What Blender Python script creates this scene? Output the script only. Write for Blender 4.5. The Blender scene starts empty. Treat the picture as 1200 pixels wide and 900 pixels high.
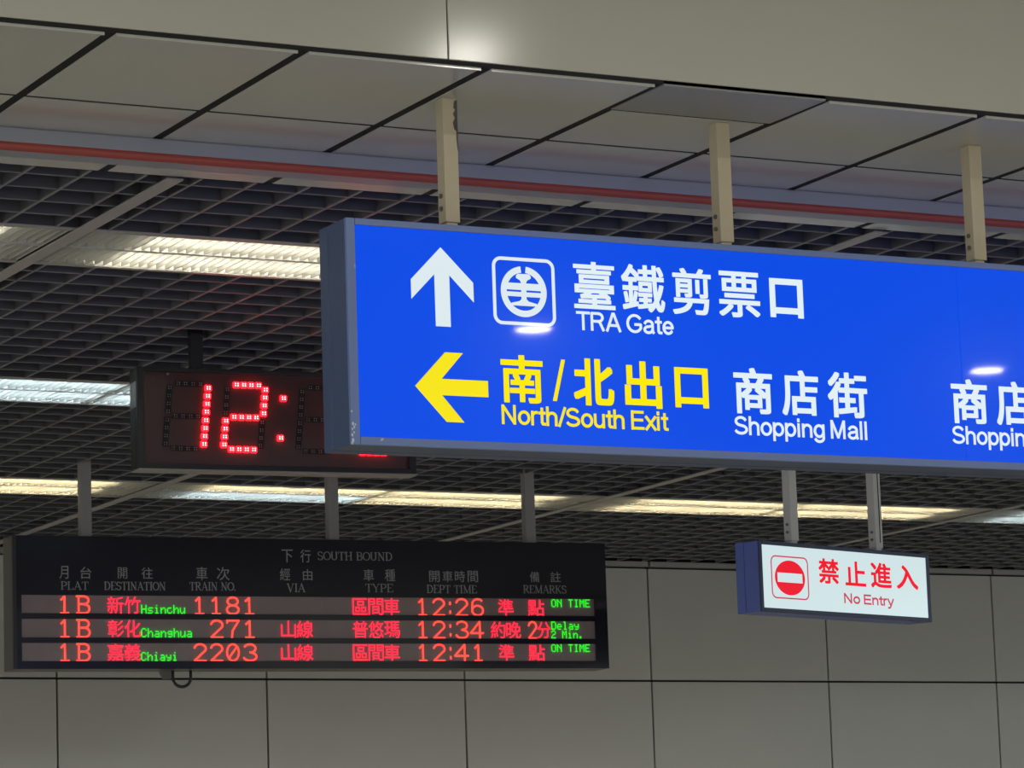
import bpy, bmesh, math
from mathutils import Matrix, Vector

# ---------------------------------------------------------------- camera, world, exposure
sc = bpy.context.scene
C = sc.collection
cam_data = bpy.data.cameras.new('camera')
cam = bpy.data.objects.new('camera', cam_data)
C.objects.link(cam)
cam_data.sensor_width = 36.0
cam_data.lens = 121.175
cam_data.clip_start = 0.05
cam_data.clip_end = 200
_R = ((0.88938526, -0.45597571, -0.03286356),      # right
      (-0.04298922, -0.15498565, 0.98698094),      # up
      (0.45513272, 0.87639352, 0.15744399))        # view direction
cam.matrix_world = Matrix(((_R[0][0], _R[1][0], -_R[2][0], 0.0),
                           (_R[0][1], _R[1][1], -_R[2][1], 0.0),
                           (_R[0][2], _R[1][2], -_R[2][2], 1.6),
                           (0, 0, 0, 1)))
sc.camera = cam
sc.view_settings.view_transform = 'Standard'
sc.view_settings.look = 'None'
sc.view_settings.gamma = 1.0
sc.view_settings.use_curve_mapping = False
sc.view_settings.exposure = 0.0
sc.cycles.use_denoising = True
sc.cycles.max_bounces = 8
sc.cycles.sample_clamp_indirect = 4.0

world = bpy.data.worlds.new('concourse_ambient')
sc.world = world
world.use_nodes = True
world.node_tree.nodes['Background'].inputs[0].default_value = (0.96, 0.99, 0.95, 1)
world.node_tree.nodes['Background'].inputs[1].default_value = 1.17
DOWNLIGHT_POWER = 150.0        # radiance of the round downlights in the near ceiling
TUBE_POWER = 70.0               # radiance of the fluorescent tubes

# ---------------------------------------------------------------- materials
def srgb(r, g, b):
    f = lambda c: (c / 255 / 12.92) if c / 255 <= 0.04045 else ((c / 255 + 0.055) / 1.055) ** 2.4
    return (f(r), f(g), f(b), 1.0)

def mat(name, col, rough=0.5, metal=0.0, spec=0.5, noise=0.0, nscale=6.0, bump=0.0, coat=0.0):
    m = bpy.data.materials.new(name)
    m.use_nodes = True
    nt = m.node_tree
    b = nt.nodes['Principled BSDF']
    b.inputs['Base Color'].default_value = (*col[:3], 1)
    b.inputs['Roughness'].default_value = rough
    b.inputs['Metallic'].default_value = metal
    b.inputs['Specular IOR Level'].default_value = spec
    b.inputs['Coat Weight'].default_value = coat
    if noise or bump:
        tc = nt.nodes.new('ShaderNodeTexCoord')
        n = nt.nodes.new('ShaderNodeTexNoise')
        n.inputs['Scale'].default_value = nscale
        n.inputs['Detail'].default_value = 6
        nt.links.new(tc.outputs['Object'], n.inputs['Vector'])
        if noise:
            mx = nt.nodes.new('ShaderNodeMix')
            mx.data_type = 'RGBA'
            mx.inputs[6].default_value = (*[c * (1 - noise) for c in col[:3]], 1)
            mx.inputs[7].default_value = (*[min(1, c * (1 + noise)) for c in col[:3]], 1)
            nt.links.new(n.outputs['Fac'], mx.inputs[0])
            nt.links.new(mx.outputs[2], b.inputs['Base Color'])
        if bump:
            bp = nt.nodes.new('ShaderNodeBump')
            bp.inputs['Strength'].default_value = bump
            bp.inputs['Distance'].default_value = 0.01
            nt.links.new(n.outputs['Fac'], bp.inputs['Height'])
            nt.links.new(bp.outputs['Normal'], b.inputs['Normal'])
    return m

def glow(name, col, strength=1.0, rough=0.12, base=None, spec=0.5):
    """something that gives off light, under a clear glossy surface"""
    m = bpy.data.materials.new(name)
    m.use_nodes = True
    b = m.node_tree.nodes['Principled BSDF']
    b.inputs['Base Color'].default_value = (*(base or [c * 0.1 for c in col[:3]])[:3], 1)
    b.inputs['Roughness'].default_value = rough
    b.inputs['Specular IOR Level'].default_value = spec
    b.inputs['Emission Color'].default_value = (*col[:3], 1)
    b.inputs['Emission Strength'].default_value = strength
    return m

def clear(m, rough=0.03):
    b = m.node_tree.nodes['Principled BSDF']
    b.inputs['Coat Weight'].default_value = 0.65
    b.inputs['Coat Roughness'].default_value = rough
    b.inputs['Coat IOR'].default_value = 1.32
    return m

def worn(name, col, chip, rough=0.45, scale=22.0, thr=0.68):
    """painted metal with chips of bare metal showing through"""
    m = mat(name, col, rough)
    nt = m.node_tree
    b = nt.nodes['Principled BSDF']
    tc = nt.nodes.new('ShaderNodeTexCoord')
    n = nt.nodes.new('ShaderNodeTexNoise')
    n.inputs['Scale'].default_value = scale
    n.inputs['Detail'].default_value = 8
    r = nt.nodes.new('ShaderNodeMapRange')
    r.inputs[1].default_value = thr
    r.inputs[2].default_value = thr + 0.015
    mx = nt.nodes.new('ShaderNodeMix')
    mx.data_type = 'RGBA'
    mx.inputs[6].default_value = (*col[:3], 1)
    mx.inputs[7].default_value = (*chip[:3], 1)
    nt.links.new(tc.outputs['Object'], n.inputs['Vector'])
    nt.links.new(n.outputs['Fac'], r.inputs[0])
    nt.links.new(r.outputs[0], mx.inputs[0])
    nt.links.new(mx.outputs[2], b.inputs['Base Color'])
    return m

M = {}
M['wall'] = mat('wall_enamel', (0.60, 0.59, 0.555), 0.12, spec=0.4, noise=0.05, nscale=1.6)
M['gap'] = mat('dark_joint', (0.012, 0.012, 0.012), 0.8)
M['trim'] = mat('wall_trim_metal', (0.36, 0.35, 0.33), 0.4)
M['fascia'] = mat('fascia_enamel', (0.58, 0.57, 0.49), 0.17, spec=0.5, noise=0.03, nscale=2)
M['panel'] = mat('ceiling_panel_enamel', (0.62, 0.605, 0.55), 0.15, spec=0.5, noise=0.06, nscale=2.2)
M['infill'] = mat('infill_darker_grey', (0.33, 0.33, 0.32), 0.3)  # infill piece in a darker grey than the other ceiling panels
M['near_ceiling'] = mat('near_ceiling_paint', (0.34, 0.34, 0.31), 0.6)
M['floor'] = mat('terrazzo', (0.60, 0.58, 0.53), 0.3, noise=0.12, nscale=30)
M['slab'] = mat('plenum_black', (0.015, 0.015, 0.017), 0.9)
M['grid'] = mat('grid_blade_shaded', (0.125, 0.125, 0.145), 0.5)  # flange paint darkened, shade inside the cells put into the colour
M['flange'] = mat('grid_flange_brightened', (0.27, 0.265, 0.275), 0.45)  # blade paint lightened, floor light on the bottom edges put into the colour
M['tee'] = mat('tee_paint', (0.50, 0.48, 0.46), 0.4)
M['rail_grey'] = mat('rail_grey', (0.36, 0.37, 0.43), 0.35)
M['rail_red'] = mat('rail_red', (0.42, 0.075, 0.06), 0.4)
M['post_cream'] = mat('cream_post_paint', (0.62, 0.53, 0.37), 0.4, noise=0.08, nscale=8)
M['bare'] = mat('bare_metal_chip', (0.10, 0.09, 0.075), 0.6)
M['post_grey'] = mat('grey_post_paint', (0.80, 0.80, 0.79), 0.4)
M['post_dull'] = mat('dull_grey_post', (0.36, 0.345, 0.345), 0.5)
M['bolt'] = mat('bolt_steel', (0.25, 0.23, 0.2), 0.4, metal=0.6)
M['sign_frame'] = worn('sign_frame_paint', (0.19, 0.27, 0.56), (0.55, 0.57, 0.62), 0.3, scale=16, thr=0.72)
M['chip'] = mat('bright_metal_fleck', (0.75, 0.78, 0.85), 0.4)
M['sign_side'] = worn('sign_side_shaded', (0.075, 0.115, 0.235), (0.4, 0.42, 0.46), 0.4, scale=13, thr=0.74)  # frame paint darkened, the shaded side of the housing put into its colour
M['sign_blue'] = clear(glow('sign_blue_lit', (0.0015, 0.072, 0.79), 0.97, 0.17, spec=0.16))
M['sign_back'] = clear(glow('sign_back_lit', (0.0022, 0.072, 0.72), 0.6, 0.2, spec=0.12))
M['sign_white'] = clear(glow('sign_white_lit', (0.70, 0.80, 0.84), 1.0, 0.2, spec=0.12))
M['sign_yellow'] = glow('sign_yellow_lit', (0.89, 0.75, 0.006), 1.0, 0.3, spec=0.2)
M['box_blue'] = mat('box_blue_paint', (0.13, 0.19, 0.62), 0.35)
M['box_edge'] = mat('box_edge_paint', (0.035, 0.06, 0.16), 0.35)
M['no_face'] = glow('no_entry_face_lit', (0.62, 0.76, 0.78), 1.0, 0.12)
M['no_red'] = glow('no_entry_red_lit', (0.82, 0.012, 0.03), 1.0, 0.12)
M['no_line'] = glow('no_entry_line_lit', (0.55, 0.05, 0.09), 1.0, 0.12)
M['black'] = mat('black_casing', (0.022, 0.020, 0.021), 0.35)
M['clock_face'] = mat('clock_face_smoked', (0.080, 0.036, 0.036), 0.22, spec=0.5)
M['board_face'] = mat('board_face_black', (0.018, 0.018, 0.026), 0.16, spec=0.35)
M['board_side'] = mat('board_side_grey', (0.14, 0.13, 0.12), 0.45)
M['row'] = mat('matrix_strip', (0.33, 0.255, 0.245), 0.25, spec=0.4, noise=0.12, nscale=9)
M['caption'] = mat('grey_print', (0.38, 0.38, 0.38), 0.6)
M['led_red'] = glow('led_red', (1.0, 0.016, 0.046), 1.9, 0.4)
M['led_orange'] = glow('led_orange_red', (1.0, 0.058, 0.040), 1.8, 0.4)
M['led_core'] = glow('led_clock_core', (1.0, 0.62, 0.52), 3.0, 0.4)
M['led_body_halo'] = glow('led_clock_body_halo', (1.0, 0.006, 0.014), 7.0, 0.4)
M['led_green'] = glow('led_green', (0.02, 1.0, 0.02), 1.1, 0.4)
M['led_off'] = mat('led_unlit', (0.50, 0.46, 0.46), 0.3)
M['led_seat'] = mat('led_black_seat', (0.006, 0.005, 0.005), 0.6)
M['alu'] = mat('ribbed_aluminium', (0.55, 0.56, 0.57), 0.3, metal=0.9)
M['cable'] = mat('cable_rubber', (0.02, 0.02, 0.02), 0.5)
M['lamp_white'] = mat('louvre_white', (0.62, 0.615, 0.59), 0.6, spec=0.2)
M['lamp_frame'] = mat('lamp_frame_paint', (0.42, 0.41, 0.39), 0.4)
M['tube_warm'] = glow('tube_warm_white', (1.0, 0.93, 0.74), TUBE_POWER, 0.4)
M['tube_amber'] = glow('tube_yellow_white', (1.0, 0.83, 0.52), TUBE_POWER * 1.3, 0.4)
M['tube_cool'] = glow('tube_cool_white', (0.72, 0.90, 1.0), TUBE_POWER, 0.4)
M['downlight'] = glow('downlight_lens', (1.0, 0.95, 0.86), DOWNLIGHT_POWER, 0.4)

# ---------------------------------------------------------------- mesh helpers
class MB:
    def __init__(s): s.v, s.f = [], []
    def add(s, vs, fs):
        n = len(s.v)
        s.v += [tuple(v) for v in vs]
        s.f += [tuple(i + n for i in f) for f in fs]
        return s
    def box(s, x0, x1, y0, y1, z0, z1):
        return s.add([(x0, y0, z0), (x1, y0, z0), (x1, y1, z0), (x0, y1, z0), (x0, y0, z1), (x1, y0, z1), (x1, y1, z1), (x0, y1, z1)],
                     [(3, 2, 1, 0), (4, 5, 6, 7), (0, 1, 5, 4), (1, 2, 6, 5), (2, 3, 7, 6), (3, 0, 4, 7)])
    def slab(s, pts, y, t):
        """flat outline in x-z, front at y, t thick (towards +y)"""
        n = len(pts)
        a = sum(pts[i][0] * pts[(i + 1) % n][1] - pts[(i + 1) % n][0] * pts[i][1] for i in range(n))
        if a < 0: pts = pts[::-1]
        return s.add([(p[0], y, p[1]) for p in pts] + [(p[0], y + t, p[1]) for p in pts],
                     [tuple(range(n)), tuple(range(2 * n - 1, n - 1, -1))] + [(i, n + i, n + (i + 1) % n, (i + 1) % n) for i in range(n)])
    def tube(s, path, r, seg=10, cap=True):
        path = [Vector(p) for p in path]
        rings = []
        for i, p in enumerate(path):
            t = (path[min(i + 1, len(path) - 1)] - path[max(i - 1, 0)]).normalized()
            u = t.cross(Vector((0, 0, 1)) if abs(t.z) < 0.9 else Vector((0, 1, 0))).normalized()
            w = u.cross(t)
            rings.append([p + r * (math.cos(k * 2 * math.pi / seg) * u + math.sin(k * 2 * math.pi / seg) * w) for k in range(seg)])
        vs = [v for ring in rings for v in ring]
        fs = [(i * seg + k, i * seg + (k + 1) % seg, (i + 1) * seg + (k + 1) % seg, (i + 1) * seg + k)
              for i in range(len(path) - 1) for k in range(seg)]
        if cap:
            fs += [tuple(range(seg))[::-1], tuple((len(path) - 1) * seg + k for k in range(seg))]
        return s.add(vs, fs)
    def dome(s, x, y, z, r, seg=8):
        """small LED dome bulging towards -y"""
        vs, fs = [], []
        for a in (0, 0.6, 1.1):
            for k in range(seg):
                th = k * 2 * math.pi / seg
                vs.append((x + r * math.cos(a) * math.cos(th), y - r * math.sin(a), z + r * math.cos(a) * math.sin(th)))
        vs.append((x, y - r, z))
        for i in range(2):
            for k in range(seg):
                fs.append((i * seg + k, i * seg + (k + 1) % seg, (i + 1) * seg + (k + 1) % seg, (i + 1) * seg + k))
        fs += [(2 * seg + k, 2 * seg + (k + 1) % seg, 3 * seg) for k in range(seg)]
        return s.add(vs, fs)
    def ring(s, cx, cz, rx, rz, tx, tz, y, t, a0=0, a1=360, n=64):
        """flat ring (or arc of it) in x-z, angles in degrees"""
        for i in range(n):
            b0 = math.radians(a0 + (a1 - a0) * i / n); b1 = math.radians(a0 + (a1 - a0) * (i + 1) / n)
            s.slab([(cx + rx * math.cos(b0), cz + rz * math.sin(b0)), (cx + rx * math.cos(b1), cz + rz * math.sin(b1)),
                    (cx + (rx - tx) * math.cos(b1), cz + (rz - tz) * math.sin(b1)), (cx + (rx - tx) * math.cos(b0), cz + (rz - tz) * math.sin(b0))], y, t)
        return s
    def frame_round(s, x0, x1, z0, z1, r, w, y, t, n=8):
        """outlined rounded rectangle"""
        def outline(d):
            o = []
            for cx, cz, st in ((x1 - r, z1 - r, 0), (x0 + r, z1 - r, 90), (x0 + r, z0 + r, 180), (x1 - r, z0 + r, 270)):
                for k in range(n + 1):
                    a = math.radians(st + 90 * k / n)
                    o.append((cx + (r - d) * math.cos(a), cz + (r - d) * math.sin(a)))
            return o
        A, B = outline(0), outline(w)
        for i in range(len(A)):
            j = (i + 1) % len(A)
            s.slab([A[i], A[j], B[j], B[i]], y, t)
        return s
    def mesh(s, name):
        me = bpy.data.meshes.new(name)
        me.from_pydata(s.v, [], s.f)
        me.update()
        return me
    def build(s, name, m, parent=None, bevel=0.0, smooth=False):
        me = s.mesh(name)
        o = bpy.data.objects.new(name, me)
        for k in (m if isinstance(m, (list, tuple)) else [m]):
            me.materials.append(k)
        C.objects.link(o)
        if parent: o.parent = parent
        if bevel:
            b = o.modifiers.new('bevel', 'BEVEL')
            b.width = bevel; b.segments = 2; b.limit_method = 'ANGLE'
        if smooth:
            for p in me.polygons: p.use_smooth = True
        return o

def thing(name, label, cat, loc, yaw=0.0, group=None):
    o = bpy.data.objects.new(name, None)
    o.empty_display_size = 0.1
    C.objects.link(o)
    o.location = loc
    o.rotation_euler = (0, 0, yaw)
    o['label'] = label
    o['category'] = cat
    if group: o['group'] = group
    return o

def struct(name, mb, m, **kw):
    o = mb.build(name, m, **kw)
    o['kind'] = 'structure'
    return o

# ---------------------------------------------------------------- lettering
_glyphs = {}
def glyph(body):
    """outline lettering turned into a triangle list, scaled to its own ink box 0..1 x 0..1"""
    key = body
    if key not in _glyphs:
        cu = bpy.data.curves.new('lettering', 'FONT')
        cu.body = body
        cu.resolution_u = 6
        ob = bpy.data.objects.new('lettering', cu)
        C.objects.link(ob)
        dg = bpy.context.evaluated_depsgraph_get()
        me = ob.evaluated_get(dg).to_mesh()
        vs = [(v.co.x, v.co.y) for v in me.vertices]
        fs = [tuple(p.vertices) for p in me.polygons]
        ob.evaluated_get(dg).to_mesh_clear()
        bpy.data.objects.remove(ob)
        bpy.data.curves.remove(cu)
        x0 = min(v[0] for v in vs); x1 = max(v[0] for v in vs)
        y0 = min(v[1] for v in vs); y1 = max(v[1] for v in vs)
        _glyphs[key] = ([((v[0] - x0) / max(x1 - x0, 1e-6), (v[1] - y0) / max(y1 - y0, 1e-6)) for v in vs], fs)
    return _glyphs[key]

def letter(mb, body, x0, x1, z0, z1, y, bold=0.0, t=0.0015):
    """a character fitted to the box, t thick, front at y; bold = half the extra stroke width in metres"""
    vs, fs = glyph(body)
    n = len(vs)
    x0, x1, z0, z1 = x0 + bold, x1 - bold, z0 + bold, z1 - bold
    P = [(x0 + (x1 - x0) * a, z0 + (z1 - z0) * b) for a, b in vs]
    edges = {}
    F = []
    for f in fs:
        a = sum(P[f[i]][0] * P[f[(i + 1) % len(f)]][1] - P[f[(i + 1) % len(f)]][0] * P[f[i]][1] for i in range(len(f)))
        if a < 0: f = f[::-1]
        F.append(f)
        for i in range(len(f)):
            edges[(f[i], f[(i + 1) % len(f)])] = 1
    side = [(b, a, n + a, n + b) for (a, b) in edges if (b, a) not in edges]
    offs = [(0, 0)] if not bold else [(0, 0)] + [(bold * a, bold * b) for a, b in ((1, 1), (1, -1), (-1, 1), (-1, -1), (1, 0), (-1, 0), (0, 1), (0, -1))]
    for dx, dz in offs:
        mb.add([(p[0] + dx, y, p[1] + dz) for p in P] + [(p[0] + dx, y + t, p[1] + dz) for p in P],
               F + [tuple(i + n for i in f[::-1]) for f in F] + side)

def arc(cx, cy, rx, ry, a0, a1, n=10):
    return [(cx + rx * math.cos(math.radians(a0 + (a1 - a0) * i / n)), cy + ry * math.sin(math.radians(a0 + (a1 - a0) * i / n))) for i in range(n + 1)]

# book-face capitals: strokes on a unit box, (points, weight) - weight None follows the pen (upright strokes heavy, level ones thin)
SERIF = {
    'S': (0.75, [(arc(.36, .75, .27, .23, 20, 270) + arc(.36, .25, .29, .25, 90, -160), None)]),
    'O': (0.95, [(arc(.47, .5, .42, .48, 0, 360, 24), None)]),
    'U': (0.95, [([(.16, .97), (.16, .3)] + arc(.44, .3, .28, .28, 180, 360) + [(.72, .97)], None), ([(.04, .98), (.30, .98)], .05), ([(.60, .98), (.86, .98)], .05)]),
    'T': (0.85, [([(.42, 0), (.42, .97)], .13), ([(.05, .97), (.79, .97)], .05), ([(.05, .97), (.05, .75)], .05), ([(.79, .97), (.79, .75)], .05), ([(.27, .02), (.57, .02)], .05)]),
    'H': (1.0, [([(.18, 0), (.18, 1)], .13), ([(.78, 0), (.78, 1)], .13), ([(.18, .5), (.78, .5)], .05), ([(.04, .02), (.34, .02)], .05), ([(.04, .98), (.34, .98)], .05), ([(.64, .02), (.94, .02)], .05), ([(.64, .98), (.94, .98)], .05)]),
    'B': (0.85, [([(.18, 0), (.18, 1)], .13), ([(.04, .98), (.42, .98)] + arc(.42, .75, .26, .23, 90, -90) + [(.18, .52)], None), ([(.42, .52)] + arc(.44, .27, .30, .25, 90, -90) + [(.04, .02)], None)]),
    'N': (1.0, [([(.18, 0), (.18, .97)], .05), ([(.16, .98), (.78, .02)], .13), ([(.78, 0), (.78, 1)], .05), ([(.04, .98), (.22, .98)], .05), ([(.04, .02), (.32, .02)], .05), ([(.64, .98), (.92, .98)], .05)]),
    'D': (0.95, [([(.18, 0), (.18, 1)], .13), ([(.04, .98), (.40, .98)] + arc(.40, .5, .42, .48, 90, -90) + [(.04, .02)], None)]),
    'P': (0.80, [([(.18, 0), (.18, 1)], .13), ([(.04, .98), (.42, .98)] + arc(.42, .72, .28, .26, 90, -90) + [(.18, .46)], None), ([(.04, .02), (.34, .02)], .05)]),
    'L': (0.78, [([(.18, 0), (.18, 1)], .13), ([(.04, .98), (.34, .98)], .05), ([(.04, .02), (.70, .02), (.70, .25)], .05)]),
    'A': (0.95, [([(.10, 0), (.46, .99)], .05), ([(.44, .99), (.80, 0)], .13), ([(.22, .34), (.68, .34)], .05), ([(.0, .02), (.22, .02)], .05), ([(.64, .02), (.94, .02)], .05)]),
    'E': (0.80, [([(.18, 0), (.18, 1)], .13), ([(.04, .98), (.70, .98), (.70, .78)], .05), ([(.18, .52), (.54, .52)], .05), ([(.04, .02), (.74, .02), (.74, .25)], .05)]),
    'I': (0.45, [([(.22, 0), (.22, 1)], .13), ([(.06, .98), (.38, .98)], .05), ([(.06, .02), (.38, .02)], .05)]),
    'R': (0.92, [([(.18, 0), (.18, 1)], .13), ([(.04, .98), (.42, .98)] + arc(.42, .75, .27, .23, 90, -90) + [(.18, .52)], None), ([(.40, .52), (.78, .02)], .12), ([(.04, .02), (.34, .02)], .05), ([(.70, .02), (.90, .02)], .05)]),
    'V': (0.95, [([(.14, .98), (.48, .01)], .13), ([(.46, .01), (.80, .98)], .05), ([(.0, .98), (.28, .98)], .05), ([(.68, .98), (.92, .98)], .05)]),
    'Y': (0.90, [([(.10, .98), (.44, .45)], .12), ([(.76, .98), (.44, .45)], .05), ([(.44, .47), (.44, 0)], .13), ([(.0, .98), (.24, .98)], .05), ([(.64, .98), (.86, .98)], .05), ([(.29, .02), (.59, .02)], .05)]),
    'M': (1.2, [([(.18, 0), (.18, .97)], .05), ([(.18, .98), (.58, .03)], .12), ([(.58, .03), (.98, .98)], .05), ([(.98, 0), (.98, 1)], .13), ([(.04, .02), (.32, .02)], .05), ([(.84, .02), (1.12, .02)], .05), ([(.04, .98), (.2, .98)], .05), ([(.96, .98), (1.12, .98)], .05)]),
    'K': (0.95, [([(.18, 0), (.18, 1)], .13), ([(.74, .98), (.20, .42)], .05), ([(.36, .58), (.78, .02)], .13), ([(.04, .98), (.34, .98)], .05), ([(.04, .02), (.34, .02)], .05), ([(.66, .02), (.92, .02)], .05), ([(.62, .98), (.86, .98)], .05)]),
    '.': (0.35, [([(.12, .0), (.12, .12)], .12)]),
    ' ': (0.45, []),
}
def stroke(mb, pts, w, y, t=0.001, sx=1, sz=1, pen=None):
    """a pen line through pts (already in metres), w wide or pen=(thin, thick) by slope"""
    for (ax, az), (bx, bz) in zip(pts[:-1], pts[1:]):
        l = math.hypot(bx - ax, bz - az)
        if l < 1e-7: continue
        dx, dz = (bx - ax) / l, (bz - az) / l
        ww = w if pen is None else pen[0] + (pen[1] - pen[0]) * abs(dz)
        e = ww * 0.25
        ax2, az2, bx2, bz2 = ax - dx * e, az - dz * e, bx + dx * e, bz + dz * e
        nx, nz = -dz * ww / 2, dx * ww / 2
        mb.slab([(ax2 + nx, az2 + nz), (bx2 + nx, bz2 + nz), (bx2 - nx, bz2 - nz), (ax2 - nx, az2 - nz)], y, t)

def serif(mb, text, x0, x1, z0, z1, y):
    total = sum(SERIF[c][0] for c in text)
    h = z1 - z0
    k = (x1 - x0) / total
    x = x0
    for c in text:
        w, st = SERIF[c]
        for pts, wt in st:
            P = [(x + p[0] * k, z0 + p[1] * h) for p in pts]
            if wt is None: stroke(mb, P, 0, y, pen=(0.06 * h, 0.15 * h))
            else: stroke(mb, P, wt * h * 1.1, y)
        x += w * k

# plain sans letters: (advance, strokes) with x-height 0.72, cap height 1, descender -0.28
SANS = {
    'T': (.78, [[(.0, .94), (.70, .94)], [(.35, .0), (.35, .94)]]),
    'R': (.88, [[(.06, 0), (.06, .94), (.42, .94)] + arc(.42, .72, .24, .22, 90, -90, 8) + [(.06, .50)], [(.40, .50), (.50, .46), (.70, 0)]]),
    'A': (.84, [[(.02, 0), (.36, .97), (.42, .97), (.76, 0)], [(.15, .32), (.63, .32)]]),
    'G': (.96, [arc(.46, .5, .40, .46, 40, 330, 20) + [(.80, .27), (.80, .45), (.48, .45)]]),
    'N': (.88, [[(.06, 0), (.06, 1)], [(.08, .96), (.66, .04)], [(.68, 0), (.68, 1)]]),
    'S': (.82, [arc(.36, .73, .28, .22, 20, 255, 12) + [(.44, .48)] + arc(.36, .27, .32, .22, 70, -160, 12)]),
    'E': (.80, [[(.06, 0), (.06, 1)], [(.06, .95), (.66, .95)], [(.06, .51), (.62, .51)], [(.06, .05), (.68, .05)]]),
    'M': (1.0, [[(.06, 0), (.06, 1)], [(.08, .96), (.42, .04), (.76, .96)], [(.78, 0), (.78, 1)]]),
    'a': (.70, [[(.08, .54)] + arc(.30, .50, .22, .19, 150, 10, 8) + [(.52, .12), (.57, .02)], arc(.28, .20, .22, .17, 90, 350, 14), [(.28, .37), (.51, .42)]]),
    't': (.40, [[(.16, .92), (.16, .14), (.20, .06), (.33, .05)], [(.0, .66), (.32, .66)]]),
    'e': (.70, [[(.06, .36), (.56, .36)] + arc(.31, .36, .25, .32, 0, 325, 18)]),
    'o': (.70, [arc(.31, .36, .26, .32, 0, 360, 22)]),
    'r': (.42, [[(.06, 0), (.06, .72)], [(.06, .45)] + arc(.28, .44, .22, .24, 170, 80, 6)]),
    'h': (.68, [[(.06, 0), (.06, 1)], [(.06, .46)] + arc(.30, .46, .22, .22, 160, 0, 8) + [(.52, 0)]]),
    'n': (.68, [[(.06, 0), (.06, .72)], [(.06, .46)] + arc(.30, .46, .22, .22, 160, 0, 8) + [(.52, 0)]]),
    'u': (.68, [[(.06, .72), (.06, .26)] + arc(.28, .26, .22, .22, 180, 340, 8), [(.52, 0), (.52, .72)]]),
    'x': (.62, [[(.02, 0), (.54, .72)], [(.54, 0), (.02, .72)]]),
    'i': (.28, [[(.08, 0), (.08, .72)], [(.08, .86), (.08, 1)]]),
    'l': (.28, [[(.08, 0), (.08, 1)]]),
    'p': (.70, [[(.06, -.28), (.06, .72)], arc(.31, .36, .25, .32, 170, -170, 20)]),
    'g': (.70, [[(.56, .72), (.56, -.02)] + arc(.31, -.02, .25, .22, 0, -160, 10), arc(.31, .36, .25, .32, 10, 350, 20)]),
    'y': (.62, [[(.02, .72), (.28, .04)], [(.54, .72), (.24, -.14), (.16, -.24), (.03, -.24)]]),
    '/': (.40, [[(.0, -.02), (.34, 1)]]),
    ' ': (.30, []),
}
def sans(mb, text, x0, x1, z0, cap, w, y, t=0.002):
    """a line of plain sans lettering from x0 to x1, baseline z0, capitals cap tall, strokes w wide"""
    k = (x1 - x0) / (sum(SANS[c][0] for c in text) - 0.12)
    x = x0
    for c in text:
        for pts in SANS[c][1]:
            stroke(mb, [(x + p[0] * k, z0 + p[1] * cap) for p in pts], w, y, t)
        x += SANS[c][0] * k

# LED matrix numerals as pen lines on a unit box
LEDCHAR = {
    '0': [arc(.5, .5, .46, .5, 0, 360, 20), [(.22, .2), (.78, .8)]],
    '1': [[(.12, .78), (.5, .98), (.5, 0)], [(.08, .0), (.94, .0)]],
    '2': [arc(.5, .72, .44, .28, 170, -20, 12) + [(.06, 0), (.96, 0)]],
    '3': [arc(.48, .75, .42, .25, 160, -90, 12), arc(.48, .25, .48, .25, 90, -165, 12)],
    '4': [[(.74, 0), (.74, 1), (.04, .3), (1, .3)]],
    '6': [arc(.54, .70, .44, .30, 40, 180, 10) + [(.08, .3)], arc(.52, .30, .44, .30, 0, 360, 18)],
    '7': [[(.04, .86), (.04, 1), (.96, 1), (.46, .4), (.40, 0)]],
    '8': [arc(.5, .76, .40, .24, 0, 360, 18), arc(.5, .26, .46, .26, 0, 360, 18)],
    'B': [[(.16, 0), (.16, 1)], [(0, 1), (.55, 1)] + arc(.55, .77, .36, .23, 90, -90, 8) + [(.16, .54)], [(.55, .54)] + arc(.57, .27, .40, .27, 90, -90, 8) + [(0, 0)]],
    ':': [[(.5, .12), (.5, .26)], [(.5, .66), (.5, .80)]],
}
# 5 x 7 dot characters
DOT = {
    'H': '10001 10001 10001 11111 10001 10001 10001', 's': '00000 00000 01111 10000 01110 00001 11110',
    'i': '00100 00000 01100 00100 00100 00100 01110', 'n': '00000 00000 10110 11001 10001 10001 10001',
    'c': '00000 00000 01110 10000 10000 10001 01110', 'h': '10000 10000 10110 11001 10001 10001 10001',
    'u': '00000 00000 10001 10001 10001 10011 01101', 'C': '01110 10001 10000 10000 10000 10001 01110',
    'a': '00000 00000 01110 00001 01111 10001 01111', 'g': '00000 00000 01111 10001 01111 00001 01110',
    'y': '00000 00000 10001 10001 01111 00001 01110', 'O': '01110 10001 10001 10001 10001 10001 01110',
    'N': '10001 11001 10101 10011 10001 10001 10001', 'T': '11111 00100 00100 00100 00100 00100 00100',
    'I': '01110 00100 00100 00100 00100 00100 01110', 'M': '10001 11011 10101 10101 10001 10001 10001',
    'E': '11111 10000 10000 11110 10000 10000 11111', 'D': '11110 10001 10001 10001 10001 10001 11110',
    'e': '00000 00000 01110 10001 11111 10000 01110', 'l': '01100 00100 00100 00100 00100 00100 01110',
    '2': '01110 10001 00001 00110 01000 10000 11111', '.': '00000 00000 00000 00000 00000 01100 01100',
    ' ': '00000 00000 00000 00000 00000 00000 00000',
}
def dots(mb, text, x0, x1, z0, z1, y):
    n = len(text) * 6 - 1
    px, pz = (x1 - x0) / n, (z1 - z0) / 7
    for k, c in enumerate(text):
        for r, row in enumerate(DOT[c].split()):
            q = 0
            while q < 5:
                if row[q] == '1':
                    e = q
                    while e < 5 and row[e] == '1': e += 1
                    X = x0 + (k * 6 + q) * px
                    mb.box(X, X + (e - q) * px, y, y + 0.002, z1 - (r + 1) * pz + pz * .06, z1 - r * pz - pz * .06)
                    q = e
                q += 1

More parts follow.
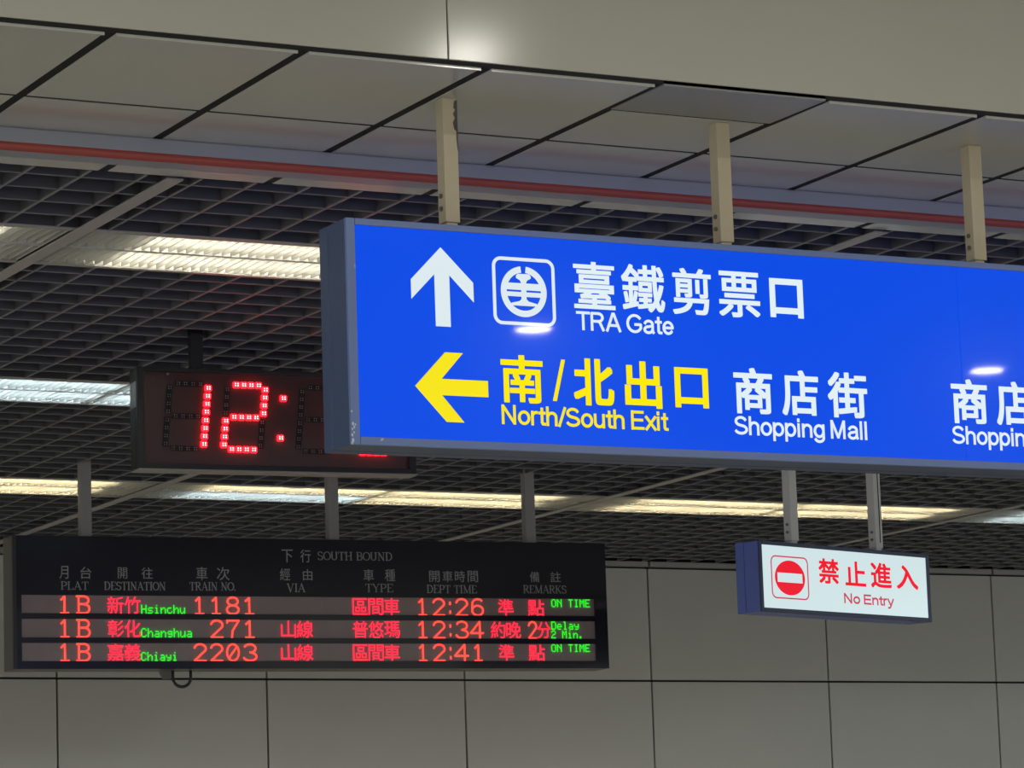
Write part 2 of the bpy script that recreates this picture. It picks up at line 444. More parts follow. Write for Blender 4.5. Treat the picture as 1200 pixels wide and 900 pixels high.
# ================================================================= the setting
HC = 4.17            # underside of the hung ceiling
YW = 21.2            # back wall
YF = 8.955           # upper wall (fascia) above the near edge of the hung ceiling
struct('floor', MB().box(-14, 30, -14, YW + 0.3, -0.1, 0), M['floor'])
struct('ceiling_slab', MB().box(-8, 26, YF + 0.06, YW + 0.3, HC + 0.62, HC + 0.72), M['slab'])
struct('ceiling_near', MB().box(-8, 26, -8, YF + 0.06, 4.80, 4.9), M['near_ceiling'])

# upper wall of enamel panels, dark strip along its foot standing in for a shadow gap
fa = MB()
x = 4.4735 - 2.4 * 4
while x < 24:
    fa.box(x + 0.0018, x + 2.3982, YF, YF + 0.03, HC + 0.013, 4.80)
    x += 2.4
struct('wall_upper', fa, M['fascia'], bevel=0.002)
struct('trim_1', MB().box(-8, 24, YF + 0.006, YF + 0.034, HC + 0.003, 4.80), M['gap'])

# hung ceiling of enamel panels, 0.6 m apart across, with open joints
JX, JW, JY = 3.41, 0.018, 0.013
def panel(mb, x0, x1, y0, y1, lip=False, drop=0.0):
    z0, z1 = HC, HC + 0.02
    c = 0.008
    if lip:   # folded near edge
        mb.box(x0, x1, y0, y0 + 0.006, z0 - 0.006, z1)
        mb.box(x0, x1, y0 + 0.006, y1, z0, z1)
    else:
        mb.add([(x0, y0, z0 - drop), (x1, y0, z0 - drop), (x1, y1, z0), (x0, y1, z0), (x0, y0, z1), (x1, y0, z1), (x1, y1, z1), (x0, y1, z1)],
               [(3, 2, 1, 0), (4, 5, 6, 7), (0, 1, 5, 4), (1, 2, 6, 5), (2, 3, 7, 6), (3, 0, 4, 7)])
pn = MB()
for k in range(-12, 24):
    a, b = JX + 0.6 * k + JW, JX + 0.6 * (k + 1) - JW
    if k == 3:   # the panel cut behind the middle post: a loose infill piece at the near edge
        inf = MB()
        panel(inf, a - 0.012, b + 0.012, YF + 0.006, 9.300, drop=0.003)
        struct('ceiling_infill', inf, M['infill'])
        panel(pn, a, b, 9.318, 9.755 - JY)
    else:
        panel(pn, a, b, YF + 0.020, 9.755 - JY, lip=True)
    panel(pn, a, b, 9.755 + JY, 10.645)
struct('ceiling', pn, M['panel'])
struct('ceiling_backing', MB().box(-4, 18, YF + 0.035, 10.64, HC + 0.0025, HC + 0.03), M['gap'])

# open-cell ceiling: blades 0.2 m apart both ways, with broad bearer bars
GY0 = 10.7625
ROWS = (11.5625, 14.7625, 17.9625)
RW = 0.64
TEES = (1.42, 4.272, 7.12, 9.955, 12.80, 15.65)
def in_row(y): return any(r - 0.01 < y < r + RW + 0.01 for r in ROWS)
g, fl = MB(), MB()
spans = [(10.65, ROWS[0])] + [(ROWS[i] + RW, ROWS[i + 1]) for i in range(2)] + [(ROWS[2] + RW, YW - 0.06)]
x = -2.03
while x < 18:
    for a, b in spans:
        g.box(x - 0.004, x + 0.004, a, b, HC + 0.003, HC + 0.085)
        fl.box(x - 0.0048, x + 0.0048, a, b, HC - 0.001, HC + 0.003)
    x += 0.2
y = GY0
while y < YW - 0.1:
    if not in_row(y):
        g.box(-2.1, 18, y - 0.004, y + 0.004, HC + 0.003, HC + 0.085)
        fl.box(-2.1, 18, y - 0.0042, y + 0.0042, HC, HC + 0.003)
    y += 0.2
for x in TEES:
    g.box(x - 0.008, x + 0.008, 10.65, YW - 0.05, HC - 0.005, HC + 0.085)
for r in ROWS:
    g.box(-2.1, 18, r - 0.004, r + 0.004, HC + 0.002, HC + 0.13)
    g.box(-2.1, 18, r + RW - 0.004, r + RW + 0.004, HC + 0.002, HC + 0.13)
struct('ceiling_grid', g, M['grid'])
struct('ceiling_grid_flanges', fl, M['flange'])
tb = MB()
for x in TEES:
    tb.box(x - 0.030, x + 0.030, 10.65, YW - 0.05, HC - 0.010, HC - 0.005)
for r in ROWS:
    tb.box(-2.1, 18, r - 0.012, r + 0.012, HC - 0.003, HC + 0.002)
    tb.box(-2.1, 18, r + RW - 0.012, r + RW + 0.012, HC - 0.003, HC + 0.002)
struct('trim_2', tb, M['tee'])

# back wall of enamel panels
struct('wall_back', MB().box(-6, 24, YW + 0.035, YW + 0.3, 0, HC + 0.7), M['gap'])
wp = MB()
x = 7.62 - 1.474 * 9
while x < 23:
    for z0, z1 in ((0.0, 0.86), (0.873, 1.64), (1.653, 2.42), (2.433, 3.3235), (3.3365, HC - 0.045)):
        wp.box(x + 0.0065, x + 1.4675, YW, YW + 0.03, z0, z1)
    x += 1.474
struct('wall_back_panels', wp, M['wall'], bevel=0.003)
tr = MB()
x = 7.62 - 1.474 * 9
while x < 23:
    tr.box(x + 0.008, x + 1.466, YW - 0.03, YW + 0.03, HC - 0.034, HC + 0.004)
    x += 1.474
struct('trim_3', tr, M['trim'], bevel=0.003)

# ================================================================= ceiling rail between the panels
rail = thing('ceiling_rail', 'long grey rail with a red lower edge crossing under the ceiling panels', 'rail', (3.0, 10.14, HC))
b = MB()
b.slab([(-5, -0.052), (15, -0.052), (15, 0.0), (-5, 0.0)], 0, 0.20)
b.build('rail_body', M['rail_grey'], rail, bevel=0.006)
r_ = MB()
r_.tube([(-5, 0.012, -0.060), (15, 0.012, -0.060)], 0.0155, 16)
r_.build('red_edge', M['rail_red'], rail, smooth=True)['label'] = 'red painted lower edge'

# ================================================================= lamps
def ceiling_light(x0, row, mirror, tubes, label):
    """1.4 m louvred twin-tube fitting, its near left corner at x0; the tubes sit towards the right end (left if mirror)"""
    L, W = 1.392, RW - 0.010
    t = thing('ceiling_light', label, 'light', (x0, row + 0.005, HC), 0, 'louvred ceiling lights in the open grid')
    h = MB()                                     # housing: back, sides, ends, spine
    h.box(0, L, 0, W, 0.115, 0.125)
    h.box(0, L, 0, 0.004, 0.0, 0.115); h.box(0, L, W - 0.004, W, 0.0, 0.115)
    h.box(0, 0.004, 0.004, W - 0.004, 0.0, 0.115); h.box(L - 0.004, L, 0.004, W - 0.004, 0.0, 0.115)
    h.slab([(0.004, 0.0), (L - 0.004, 0.0), (L - 0.004, 0.09), (0.004, 0.09)], W / 2 - 0.012, 0.024)
    h.build('housing', M['lamp_white'], t)
    f = MB()
    for a, c in ((0.004, 0.018), (W - 0.018, W - 0.004)):
        f.box(0.0, L, a, c, -0.004, 0.004)
    f.build('frame', M['lamp_frame'], t)
    for lane, tm in zip((0, 1), tubes):
        y0 = 0.018 if lane == 0 else W / 2 + 0.012
        y1 = W / 2 - 0.012 if lane == 0 else W - 0.018
        lv = MB()
        x = 0.03
        while x < L - 0.01:
            # parabolic fin: thick foot, thin top
            lv.add([(x - 0.0016, y0, 0.0), (x + 0.0016, y0, 0.0), (x + 0.0016, y1, 0.0), (x - 0.0016, y1, 0.0),
                    (x - 0.001, y0, 0.046), (x + 0.001, y0, 0.046), (x + 0.001, y1, 0.046), (x - 0.001, y1, 0.046)],
                   [(3, 2, 1, 0), (4, 5, 6, 7), (0, 1, 5, 4), (1, 2, 6, 5), (2, 3, 7, 6), (3, 0, 4, 7)])
            x += 0.036
        lv.build('louvre', M['lamp_white'], t)
        if tm:
            ym = (y0 + y1) / 2
            a, b2 = (0.02, L - 0.26) if mirror else (0.26, L - 0.02)
            MB().tube([(a, ym, 0.082), (b2, ym, 0.082)], 0.013, 12).build('tube', M[tm], t, smooth=True)
    return t
def half(k, second): return TEES[k] + (0.031 if not second else 0.031 + 1.395)
w_, am, co = 'tube_warm', 'tube_amber', 'tube_cool'
ceiling_light(half(0, 1), ROWS[0], True, (w_, w_), 'warm louvred ceiling light in the nearest row, left of the broad bearer bar')
ceiling_light(half(1, 0), ROWS[0], False, (w_, w_), 'warm louvred ceiling light in the nearest row, running in behind the blue sign')
ceiling_light(half(1, 0), ROWS[1], False, (co, co), 'cool white louvred ceiling light at the left edge, level with the red clock')
ceiling_light(half(1, 1), ROWS[1], True, (co, co), 'cool white louvred ceiling light running in behind the red clock')
ceiling_light(half(1, 1), ROWS[2], True, (am, am), 'yellowish louvred ceiling light in the farthest row, above the left end of the departure board')
ceiling_light(half(2, 0), ROWS[2], False, (am, co), 'louvred ceiling light half yellow and half cool white, farthest row under the clock')
ceiling_light(half(2, 1), ROWS[2], True, (am, am), 'yellow louvred ceiling light above the right end of the departure board')
ceiling_light(half(3, 0), ROWS[2], False, (am, am), 'yellow louvred ceiling light left of the no entry sign posts, farthest row')
ceiling_light(half(3, 1), ROWS[2], True, (am, am), 'yellow louvred ceiling light crossed by the no entry sign posts')
ceiling_light(half(4, 0), ROWS[2], False, (co, co), 'cool white louvred ceiling light at the right edge beyond the no entry sign')

def downlight(x, y):
    t = thing('downlight', 'small round recessed downlight in the near ceiling on the viewer side of the blue sign', 'light', (x, y, 4.80), 0, 'round downlights in the near ceiling')
    rim = MB()
    n = 32
    for k in range(n):
        a0, a1 = 2 * math.pi * k / n, 2 * math.pi * (k + 1) / n
        p = lambda r, a, z: (r * math.cos(a), r * math.sin(a), z)
        rim.add([p(.098, a0, -.008), p(.098, a1, -.008), p(.115, a1, -.003), p(.115, a0, -.003), p(.115, a1, 0), p(.115, a0, 0), p(.098, a1, 0), p(.098, a0, 0)],
                [(0, 1, 2, 3), (3, 2, 4, 5), (1, 0, 7, 6), (5, 4, 6, 7)])
    rim.build('rim', M['lamp_frame'], t)
    ln = MB()
    vs = [(.096 * math.cos(2 * math.pi * k / n), .096 * math.sin(2 * math.pi * k / n), -.005) for k in range(n)]
    ln.add(vs + [(0, 0, -.012)], [((k + 1) % n, k, n) for k in range(n)])
    ln.build('lens', M['downlight'], t)
DLX, DLY = 5.57, 6.9
for yy, xs in ((DLY, (-1.0, 2.3, DLX, 9.3, 12.6)), (2.44, (-1.3, 1.96, 5.23, 8.5)), (1.97, (11.77, 15.0)), (-2.9, (-1.3, 1.96, 5.23, 8.5, 11.77, 15.0))):
    for xx in xs:
        downlight(xx, yy)

# ================================================================= posts
def post(parent, x, y, z0, z1, w, m, d=None, foot=0.03, inset=0.006, bolts=True, slot=False):
    """square hanging post with a slimmer foot and two bolts on its left face"""
    d = d or w
    p = MB().box(x - w / 2, x + w / 2, y - d / 2, y + d / 2, z0 + foot, z1)
    p.box(x - w / 2 + inset, x + w / 2 - inset, y - d / 2 + inset, y + d / 2 - inset, z0 - 0.01, z0 + foot)
    o = p.build('post', m, parent, bevel=0.002)
    if bolts:
        for zz in (0.045, 0.085):
            MB().tube([(x - w / 2 - 0.006, y, z0 + foot + zz), (x - w / 2 + 0.004, y, z0 + foot + zz)], 0.008, 6).build('bolt', M['bolt'], o)
    return o

# ================================================================= big blue direction sign
sign = thing('direction_sign', 'large blue lit hanging sign with white and yellow arrows and exit lettering', 'sign', (4.265, 9.264, 3.0585))
SW, SH, SD = 4.735, 0.692, 0.20
h = MB()
h.box(0.0, SW, 0.012, 0.135, 0.0, SH); h.box(0.0, SW, 0.138, SD, 0.0, SH); h.box(0.004, SW - 0.004, 0.1, 0.17, 0.004, SH - 0.004)
h.build('housing', M['sign_side'], sign, bevel=0.003)
f = MB()
FWL, FB, FT = 0.029, 0.0245, 0.0205
f.box(0, FWL, 0, 0.014, 0, SH); f.box(SW - FWL, SW, 0, 0.014, 0, SH)
f.box(FWL + 0.001, SW - FWL, 0, 0.014, 0, FB); f.box(FWL + 0.001, SW - FWL, 0, 0.014, SH - FT, SH)
fo = f.build('frame', M['sign_frame'], sign, bevel=0.0015)
for (cx_, cz_, s_) in ((.003, .100, .004), (.006, .062, .006), (.014, .060, .004), (.010, .052, .005), (.004, .046, .004), (.009, .036, .004), (.003, .028, .005), (.005, .012, .007), (.002, .004, .005)):
    MB().slab([(cx_ - s_ * .5, cz_ - s_ * .6), (cx_ + s_ * .4, cz_ - s_ * .9), (cx_ + s_ * .6, cz_ + s_ * .5), (cx_ - s_ * .1, cz_ + s_), (cx_ - s_ * .6, cz_ + s_ * .4)], -0.001, 0.002).build('paint_chip', M['chip'], fo)
MID = 2.218
fc = MB().box(FWL - 0.004, MID - 0.0012, 0.005, 0.012, FB - 0.003, SH - FT + 0.003)
fc.build('face_panel', M['sign_blue'], sign)
MB().box(MID + 0.0012, SW - FWL, 0.005, 0.012, FB - 0.003, SH - FT + 0.003).build('face_panel', M['sign_blue'], sign)
MB().box(FWL, SW - FWL, SD, SD + 0.004, FB, SH - FT).build('back_panel', M['sign_back'], sign)
YS, TS = 0.0035, 0.002
UP = [(.3172, .6198), (.4255, .515), (.4258, .4545), (.3443, .535), (.3447, .374), (.2945, .374), (.2938, .535), (.2142, .4545), (.2140, .515)]
MB().slab(UP, YS, TS).build('arrow', M['sign_white'], sign)['label'] = 'white arrow pointing up'
LF = [(.2185, .187), (.3222, .2943), (.3830, .2943), (.3078, .2120), (.4655, .2120), (.4655, .1618), (.3078, .1618), (.3811, .0803), (.3215, .0803)]
MB().slab(LF, YS, TS).build('arrow', M['sign_yellow'], sign)['label'] = 'yellow arrow pointing left'
# railway emblem in a rounded frame
em = MB()
em.frame_round(.4925, .7095, .3915, .604, .030, .0105, YS, TS)
ecx, ecz, er = .6000, .4975, .0795
P = lambda u, v: (ecx + u * er, ecz + v * er)
tk = 0.25
em.ring(ecx, ecz, er, er, er * tk, er * tk, YS, TS, 97, 443, 72)
def epoly(pts): em.slab([P(*p) for p in pts], YS, TS)
inx = 1 - tk + 0.02
def chord(v): return math.sqrt(max(0, inx * inx - v * v)) + 0.02
for s in (-1, 1):      # upper and lower cross bars, split by a thin gap, joined to the ring
    epoly([(s * .10, .33), (s * chord(.33), .33), (s * chord(.2), .2), (s * chord(.05), .06), (s * .10, .06)])
    epoly([(s * .10, -.02), (s * chord(.02), -.02), (s * chord(.2), -.2), (s * chord(.2), -.2), (s * .10, -.2)])
epoly([(-.32, .62), (-.24, .70), (.24, .70), (.32, .62), (.32, .53), (.16, .45), (.11, .36), (.11, -.30), (.20, -.38), (.55, -.46), (.55, -.56),
       (-.55, -.56), (-.55, -.46), (-.20, -.38), (-.11, -.30), (-.11, .36), (-.16, .45), (-.32, .53)])
em.build('railway_emblem', M['sign_white'], sign)['label'] = 'white railway emblem in a rounded frame'

def chars(items, m, parent, y, bold, t=0.002):
    """each character a part of its own"""
    for it in items:
        mb = MB()
        letter(mb, it[0], it[1], it[2], it[3], it[4], y, bold, t)
        mb.build('character' if it[0] != '/' else 'slash', m, parent)
def words(text, x0, x1, z0, cap, w, m, parent, y, t=0.002):
    kk = (x1 - x0) / (sum(SANS[c][0] for c in text) - 0.12)
    for word in text.split(' '):
        wd = kk * (sum(SANS[c][0] for c in word) - 0.12)
        mb = MB()
        sans(mb, word, x0, x0 + wd, z0, cap, w, y, t)
        mb.build('word', m, parent)
        x0 += wd + kk * (0.12 + SANS[' '][0])
BW = 0.0042
BD = 0.0023
BM = 0.0032
LW = 0.0086
chars([('臺', .7759, .9218, .4565, .6060), ('鐵', .9465, 1.1015, .4565, .6075), ('剪', 1.1300, 1.2725, .4565, .6060), ('票', 1.2997, 1.4522, .4575, .6060)], M['sign_white'], sign, YS, BD)
chars([('口', 1.4900, 1.6150, .4655, .5930)], M['sign_white'], sign, YS, BW)
words('TRA Gate', .7831, 1.1261, .3895, .0565, LW, M['sign_white'], sign, YS)
chars([('南', .5114, .6563, .1489, .2979)], M['sign_yellow'], sign, YS, BM)
chars([('/', .6890, .7353, .1600, .2906)], M['sign_yellow'], sign, YS, 0.0005)
chars([('北', .7636, .9057, .1510, .2985), ('出', .9448, 1.0768, .1502, .2985), ('口', 1.1249, 1.2463, .1580, .2860)], M['sign_yellow'], sign, YS, BW)
words('North/South Exit', .5099, 1.0904, .0830, .0565, LW, M['sign_yellow'], sign, YS)
SHOP = [('商', 1.3410, 1.4838, .1478, .2960), ('店', 1.5186, 1.6571, .1485, .2960), ('街', 1.6924, 1.8428, .1490, .2970)]
chars(SHOP, M['sign_white'], sign, YS, BM)
words('Shopping Mall', 1.3377, 1.8359, .0810, .0565, LW, M['sign_white'], sign, YS)
DX = .8305
chars([(c, a + DX, b + DX, z0, z1) for c, a, b, z0, z1 in SHOP], M['sign_white'], sign, YS, BM)
words('Shopping Mall', 1.3377 + DX, 1.8359 + DX, .0810, .0565, LW, M['sign_white'], sign, YS)
for k in range(5):
    po = post(sign, 0.399 + 0.9855 * k, 0.10, SH, HC - 3.0585, 0.050, M['post_cream'], foot=0.026)
    if k == 0:
        zt, xe = HC - 3.0585, 0.399 + 0.0255
        MB().slab([(xe, zt - .004), (xe - .010, zt - .008), (xe - .013, zt - .03), (xe - .007, zt - .036), (xe - .015, zt - .05), (xe - .009, zt - .062), (xe - .016, zt - .078), (xe - .012, zt - .098), (xe - .005, zt - .104), (xe - .006, zt - .125), (xe - .003, zt - .16), (xe, zt - .17)], 0.0742, 0.002).build('paint_chip', M['bare'], po)['label'] = 'bare patch of chipped paint'

# ================================================================= no entry sign (turned away to the right)
no = thing('no_entry_sign', 'small blue box sign with a white lit no entry face hanging by the far wall', 'sign', (9.182, 15.0, 3.1806), math.radians(17.6))
NW, NH, ND = 1.389, 0.366, 0.165
h = MB()
h.box(0, NW, 0.010, 0.105, 0, NH); h.box(0, NW, 0.108, ND, 0, NH); h.box(.004, NW - .004, .08, .13, .004, NH - .004)
h.build('housing', M['box_blue'], no, bevel=0.003)
f = MB()
f.box(0, .021, 0, .012, 0, NH); f.box(NW - .026, NW, 0, .012, 0, NH)
f.box(.021, NW - .026, 0, .012, 0, .022); f.box(.021, NW - .026, 0, .012, NH - .020, NH)
f.build('frame', M['box_edge'], no, bevel=0.0015)
MB().box(.019, NW - .024, .004, .010, .02, NH - .018).build('face_panel', M['no_face'], no)
YN = 0.0025
pc = MB().frame_round(.0885, .3820, .0730, .2950, .035, .007, YN, .0015)
pc.build('pictogram_frame', M['no_line'], no)
d = MB()
dcx, dcz, drx, drz, bx, bz = .2350, .1831, .1180, .0900, .0990, .0245
n = 28
for s in (1, -1):
    t0 = math.asin(bz / drz)
    arcp = [(dcx + drx * math.cos(t0 + (math.pi - 2 * t0) * k / n), dcz + s * drz * math.sin(t0 + (math.pi - 2 * t0) * k / n)) for k in range(n + 1)]
    d.slab(arcp, YN, .0015)
    sd = [(dcx + s * drx * math.cos(-t0 + 2 * t0 * k / 8), dcz + drz * math.sin(-t0 + 2 * t0 * k / 8)) for k in range(9)]
    d.slab(sd + [(dcx + s * bx, dcz + bz), (dcx + s * bx, dcz - bz)], YN, .0015)
d.build('no_entry_disc', M['no_red'], no)['label'] = 'red disc with a white bar'
chars([('禁', .4667, .6295, .1678, .2990), ('止', .6808, .8499, .1660, .2959), ('進', .8920, 1.0638, .1655, .2990), ('入', 1.1064, 1.2885, .1690, .2960)], M['no_red'], no, YN, 0.0030, t=.0015)
words('No Entry', .6632, 1.0673, .0740, .0490, .0095, M['no_line'], no, YN, t=.0015)
for px in (.352, 1.043):
    p = post(no, px, 0.08, NH, HC - 3.1806 + 0.05, 0.058, M['post_grey'], d=0.05, foot=0.022)
    MB().box(px + .004, px + .010, .0535, .056, NH + .05, HC - 3.1806).build('slot', M['gap'], p) if px > 1 else None

# ================================================================= digital clock
ck = thing('digital_clock', 'black hanging clock box with glowing red digits, partly behind the blue sign', 'clock', (5.2241, 13.5, 3.5868), -0.083)
CW, CH, CD = 1.254, 0.436, 0.11
h = MB()
h.box(0, CW, 0.030, CD, 0.0, CH)
h.build('housing', M['black'], ck, bevel=0.004)
MB().box(0.028, CW - 0.028, 0.020, 0.032, 0.020, CH - 0.016).build('front_plate', M['clock_face'], ck, bevel=0.002)
f = MB()
f.box(0, .030, -.004, .032, 0, CH); f.box(CW - .03, CW, -.004, .032, 0, CH); f.box(.03, CW - .03, -.004, .032, CH - .018, CH); f.box(.03, CW - .03, -.004, .032, .0, .022)
f.build('frame', M['black'], ck, bevel=0.002)
a_ = MB()
for k in range(5):
    a_.box(-0.003, 0.0, 0.014 + 0.018 * k, 0.028 + 0.018 * k, 0.265, 0.375)
a_.build('ribbed_plate', M['alu'], ck)['label'] = 'ribbed bare metal plate on the end'
tr_ = MB().box(0.0, CW, -0.014, CD * .85, -0.006, 0.0)
tr_.build('bottom_edge', M['trim'], ck)
def cluster_points(seg):
    """LED positions of one segment, relative to the digit (u, v)"""
    U = lambda v, o: 0.1507 - (0.3537 - v) * 0.0983 + o
    H = {'a': .372, 'g': .232, 'd': .093}
    if seg in H: return [(U(H[seg], .0355 + .033 * k), H[seg]) for k in range(4)]
    o = .167 if seg in 'bc' else 0.0
    v0 = .3537 if seg in 'fb' else .2145
    return [(U(v0 - .0342 * k, o), v0 - .0342 * k) for k in range(4)]
DIG = {'1': 'bc', '2': 'abged', '8': 'abcdefg'}
def led_lit(points, name, parent):
    body, core = MB(), MB()
    for u, v in points:
        for du in (-.0066, .0066):
            for dv in (-.0050, .0050):
                body.dome(u + du, 0.012, v + dv, .0098, 10)  # LED bodies enlarged and overlapping, so the red halo is built in
                core.dome(u + du * .85, 0.0040, v + dv * .9, .0036, 6)
    o = body.build(name, M['led_body_halo'], parent, smooth=True)
    core.build('led_core', M['led_core'], o, smooth=True)['label'] = 'white hot core of the lit digit'
    return o
def led_dark(points, name, parent):
    mb, seat = MB(), MB()
    for u, v in points:
        for du in (-.0050, .0050):
            for dv in (-.0046, .0046):
                mb.dome(u + du, 0.0190, v + dv, .0023, 6)
    (ua, va), (ub, vb) = points[0], points[-1]
    seat.add([(min(ua, ub) - .014 if va == vb else ua - .014, .0192, max(va, vb) + .012), (max(ua, ub) + .014 if va == vb else ua + .014, .0192, max(va, vb) + .012),
              (max(ua, ub) + .014 if va == vb else ub + .014, .0192, min(va, vb) - .012), (min(ua, ub) - .014 if va == vb else ub - .014, .0192, min(va, vb) - .012),
              (min(ua, ub) - .014 if va == vb else ua - .014, .0205, max(va, vb) + .012), (max(ua, ub) + .014 if va == vb else ua + .014, .0205, max(va, vb) + .012),
              (max(ua, ub) + .014 if va == vb else ub + .014, .0205, min(va, vb) - .012), (min(ua, ub) - .014 if va == vb else ub - .014, .0205, min(va, vb) - .012)],
             [(0, 3, 2, 1), (4, 5, 6, 7), (0, 1, 5, 4), (1, 2, 6, 5), (2, 3, 7, 6), (3, 0, 4, 7)])
    o = seat.build(name, M['led_seat'], parent)
    mb.build('unlit_leds', M['led_off'], o, smooth=True)
for n_, (ch, off) in enumerate((('1', 0.0), ('2', 0.256), ('1', 0.594), ('8', 0.850))):
    lit = [(u + off, v) for s in DIG[ch] for u, v in cluster_points(s)]
    led_lit(lit, 'digit', ck)['label'] = 'lit red digit'
    for s in 'abcdefg':
        if s not in DIG[ch]:
            led_dark([(u + off, v) for u, v in cluster_points(s)], 'unlit_segment', ck)
led_lit([(.6548, .3193)], 'colon_dot', ck)
led_lit([(.6379, .1466)], 'colon_dot', ck)
for px in (.280, .960):
    MB().box(px - .026, px + .026, .035, .085, CH - .01, HC - 3.5868 + 0.06).build('hanger', M['black'], ck, bevel=.002)
MB().tube([(.135, -.004, .408), (.135, .004, .408)], .006, 10).build('screw', M['bolt'], ck)

# ================================================================= departure board
bd = thing('departure_board', 'long black departure board with three rows of red and green lit characters', 'board', (5.9789, 17.3, 3.0595), -0.078)
BWD, BHT, BDP = 3.435, 0.708, 0.20
MB().box(0.0, BWD, 0.0165, BDP, 0, BHT).build('housing', M['board_side'], bd, bevel=0.004)
ff = MB()
RX0, RX1 = .046, 3.360
RZ = ((.2956, .3920), (.1670, .2656), (.0420, .1377))
ff.box(0.018, BWD, 0.0, 0.014, .3920, BHT)
ff.box(0.018, RX0, 0.0, 0.014, 0, .3920); ff.box(RX1, BWD, 0.0, 0.014, 0, .3920)
ff.box(RX0, RX1, 0.0, 0.014, .2656, .2956); ff.box(RX0, RX1, 0.0, 0.014, .1377, .1670); ff.box(RX0, RX1, 0.0, 0.014, 0, .0420)
ff.build('front_panel', M['board_face'], bd)
MB().box(0.0, .018, -.004, .02, 0, BHT).build('end_frame', M['black'], bd, bevel=.002)
YC = -0.0012
cap = MB()
KAI = [('下', 1.4998, 1.5637, .5799, .6501), ('行', 1.6080, 1.6672, .5805, .6510),
       ('月', .2535, .3020, .4790, .5470), ('台', .3673, .4282, .4800, .5440), ('開', .5740, .6260, .4820, .5425), ('往', .7065, .7683, .4820, .5435),
       ('車', 1.0121, 1.0747, .4775, .5500), ('次', 1.1277, 1.2003, .4786, .5500), ('經', 1.4876, 1.5465, .4817, .5471), ('由', 1.6203, 1.6745, .4820, .5437),
       ('車', 1.9726, 2.0327, .4813, .5473), ('種', 2.0979, 2.1583, .4815, .5480), ('開', 2.3604, 2.4215, .4800, .5418), ('車', 2.4393, 2.5005, .4803, .5425),
       ('時', 2.5133, 2.5747, .4810, .5433), ('間', 2.5900, 2.6516, .4812, .5440), ('備', 2.9670, 3.0243, .4840, .5429), ('註', 3.0922, 3.1551, .4850, .5435)]
for it in KAI:
    mb = MB()
    letter(mb, it[0], it[1], it[2], it[3], it[4], YC, 0.0, .001)
    mb.build('heading_character', M['caption'], bd)
for text, a, b2, z0, z1 in (('SOUTH BOUND', 1.7068, 2.1463, .5960, .6408), ('PLAT', .2591, .4132, .4212, .4640), ('DESTINATION', .4976, .8409, .4215, .4650),
                            ('TRAIN NO.', .9724, 1.2376, .4230, .4670), ('VIA', 1.5251, 1.6333, .4190, .4636), ('TYPE', 1.9807, 2.1462, .4215, .4665),
                            ('DEPT TIME', 2.3430, 2.6441, .4190, .4630), ('REMARKS', 2.9229, 3.1891, .4225, .4660)):
    kk = (b2 - a) / sum(SERIF[c][0] for c in text)
    for word in text.split(' '):
        wd = kk * sum(SERIF[c][0] for c in word)
        mb = MB()
        serif(mb, word, a, a + wd, z0, z1, YC)
        mb.build('heading_word', M['caption'], bd)
        a += wd + kk * SERIF[' '][0]
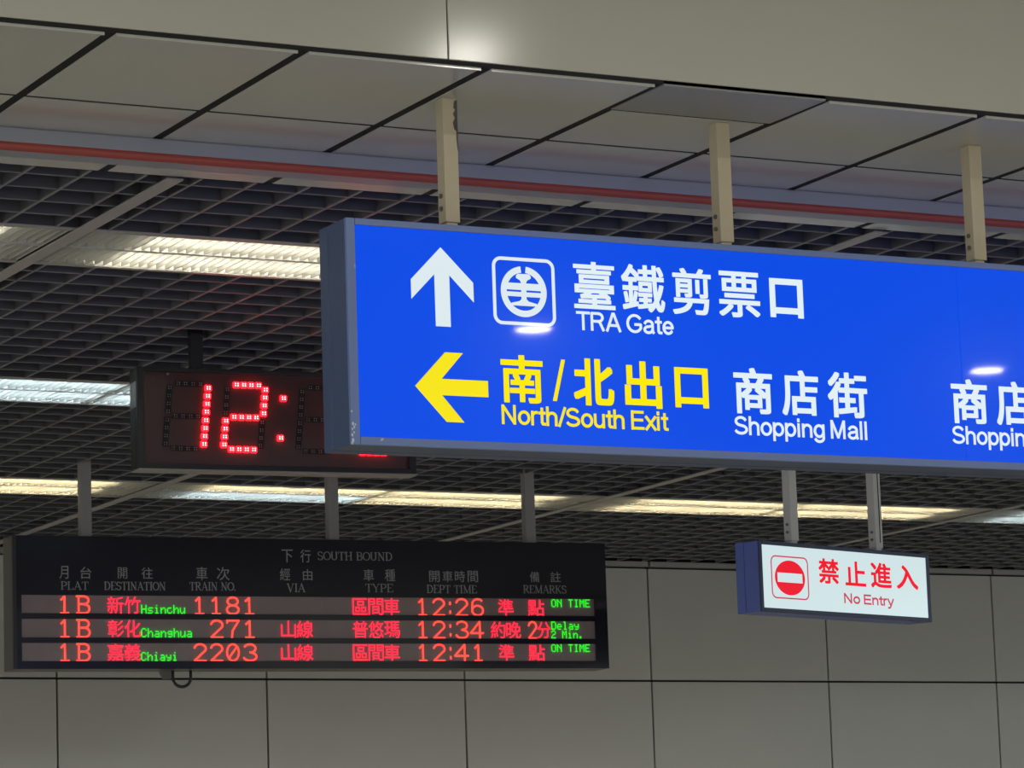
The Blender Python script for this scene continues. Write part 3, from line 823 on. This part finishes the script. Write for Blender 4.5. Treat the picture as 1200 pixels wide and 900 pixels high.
LED = [
    [('1', .2560, .3075), ('B', .3470, .4200), ('新', .5168, .6055), ('竹', .6114, .7010), ('1', 1.0020, 1.0570), ('1', 1.0960, 1.1510), ('8', 1.1810, 1.2540), ('1', 1.2830, 1.3400),
     ('區', 1.9070, 1.9950), ('間', 2.0000, 2.0870), ('車', 2.0920, 2.1820), ('1', 2.2920, 2.3450), ('2', 2.3790, 2.4520), (':', 2.4700, 2.4960), ('2', 2.5160, 2.5900), ('6', 2.6090, 2.6830), ('準', 2.7720, 2.8650), ('點', 2.9530, 3.0520)],
    [('1', .2560, .3075), ('B', .3470, .4200), ('彰', .5168, .6050), ('化', .6100, .7000), ('2', 1.0880, 1.1620), ('7', 1.1810, 1.2530), ('1', 1.2830, 1.3400), ('山', 1.4904, 1.5755), ('線', 1.5810, 1.6740),
     ('普', 1.9060, 1.9930), ('悠', 1.9980, 2.0850), ('瑪', 2.0900, 2.1800), ('1', 2.2900, 2.3430), ('2', 2.3770, 2.4500), (':', 2.4680, 2.4940), ('3', 2.5140, 2.5880), ('4', 2.5980, 2.6780), ('約', 2.7238, 2.8113), ('晚', 2.8165, 2.9044), ('2', 2.9500, 3.0020), ('分', 3.0056, 3.0863)],
    [('1', .2550, .3065), ('B', .3455, .4180), ('嘉', .5131, .6028), ('義', .6075, .6976), ('2', .9924, 1.0650), ('2', 1.0860, 1.1580), ('0', 1.1769, 1.2500), ('3', 1.2735, 1.3500), ('山', 1.4880, 1.5740), ('線', 1.5790, 1.6720),
     ('區', 1.9030, 1.9900), ('間', 1.9940, 2.0820), ('車', 2.0870, 2.1770), ('1', 2.2880, 2.3400), ('2', 2.3740, 2.4470), (':', 2.4650, 2.4910), ('4', 2.5000, 2.5840), ('1', 2.6180, 2.6690), ('準', 2.7680, 2.8600), ('點', 2.9480, 3.0470)]]
GREEN = [[('Hsinchu', .7033, .9485, .296, .3442), ('ON TIME', 3.0960, 3.3333, .3448, .3900)],
         [('Changhua', .7012, .9844, .1690, .2186), ('Delay', 3.0913, 3.2599, .2180, .2645), ('2 Min.', 3.0895, 3.2843, .1690, .2140)],
         [('Chiayi', .6991, .9008, .0430, .0904), ('ON TIME', 3.0866, 3.3233, .0930, .1365)]]
RT = ((.2965, .3870), (.1700, .2615), (.0445, .1335))
for r in range(3):
    row = MB().box(RX0 - .002, RX1 + .002, 0.0135, 0.018, RZ[r][0] - .004, RZ[r][1] + .004).build('display_row', M['row'], bd)
    z0, z1 = RT[r]
    for ch, a, b2 in LED[r]:
        mb = MB()
        if ch in LEDCHAR:
            for pts in LEDCHAR[ch]:
                stroke(mb, [(a + (b2 - a) * p[0], z0 + (z1 - z0) * p[1]) for p in pts], .0098, 0.0075, .002)
        else:
            letter(mb, ch, a, b2, z0, z1, 0.0085, 0.0, .0015)
        mb.build('lit_character', M['led_orange' if ch in LEDCHAR else 'led_red'], row)
    for text, a, b2, z0, z1 in GREEN[r]:
        pitch = (b2 - a) / (len(text) * 6 - 1)
        at = 0
        for word in text.split(' '):
            mb = MB()
            dots(mb, word, a + at * 6 * pitch, a + (at + len(word)) * 6 * pitch - pitch, z0, z1, 0.0075)
            mb.build('green_word', M['led_green'], row)
            at += len(word) + 1
for px in (.425, 1.833, 3.013):
    p = MB().box(px - .030, px + .030, .07, .13, BHT - .005, HC - 3.0595 + .05).build('post', M['post_dull'], bd, bevel=.003)
MB().slab([(.828, 0.0), (.893, 0.0), (.893, -.045), (.85, -.045)], .10, .03).build('cable_bracket', M['board_side'], bd)
MB().tube([(.905, .11, .02)] + [(.955 + .050 * math.cos(a), .11, -.038 + .050 * math.sin(a)) for a in [math.pi * (1.0 + k / 14) for k in range(15)]] + [(1.005, .11, .02)], .0085, 8).build('cable_loop', M['cable'], bd, smooth=True)
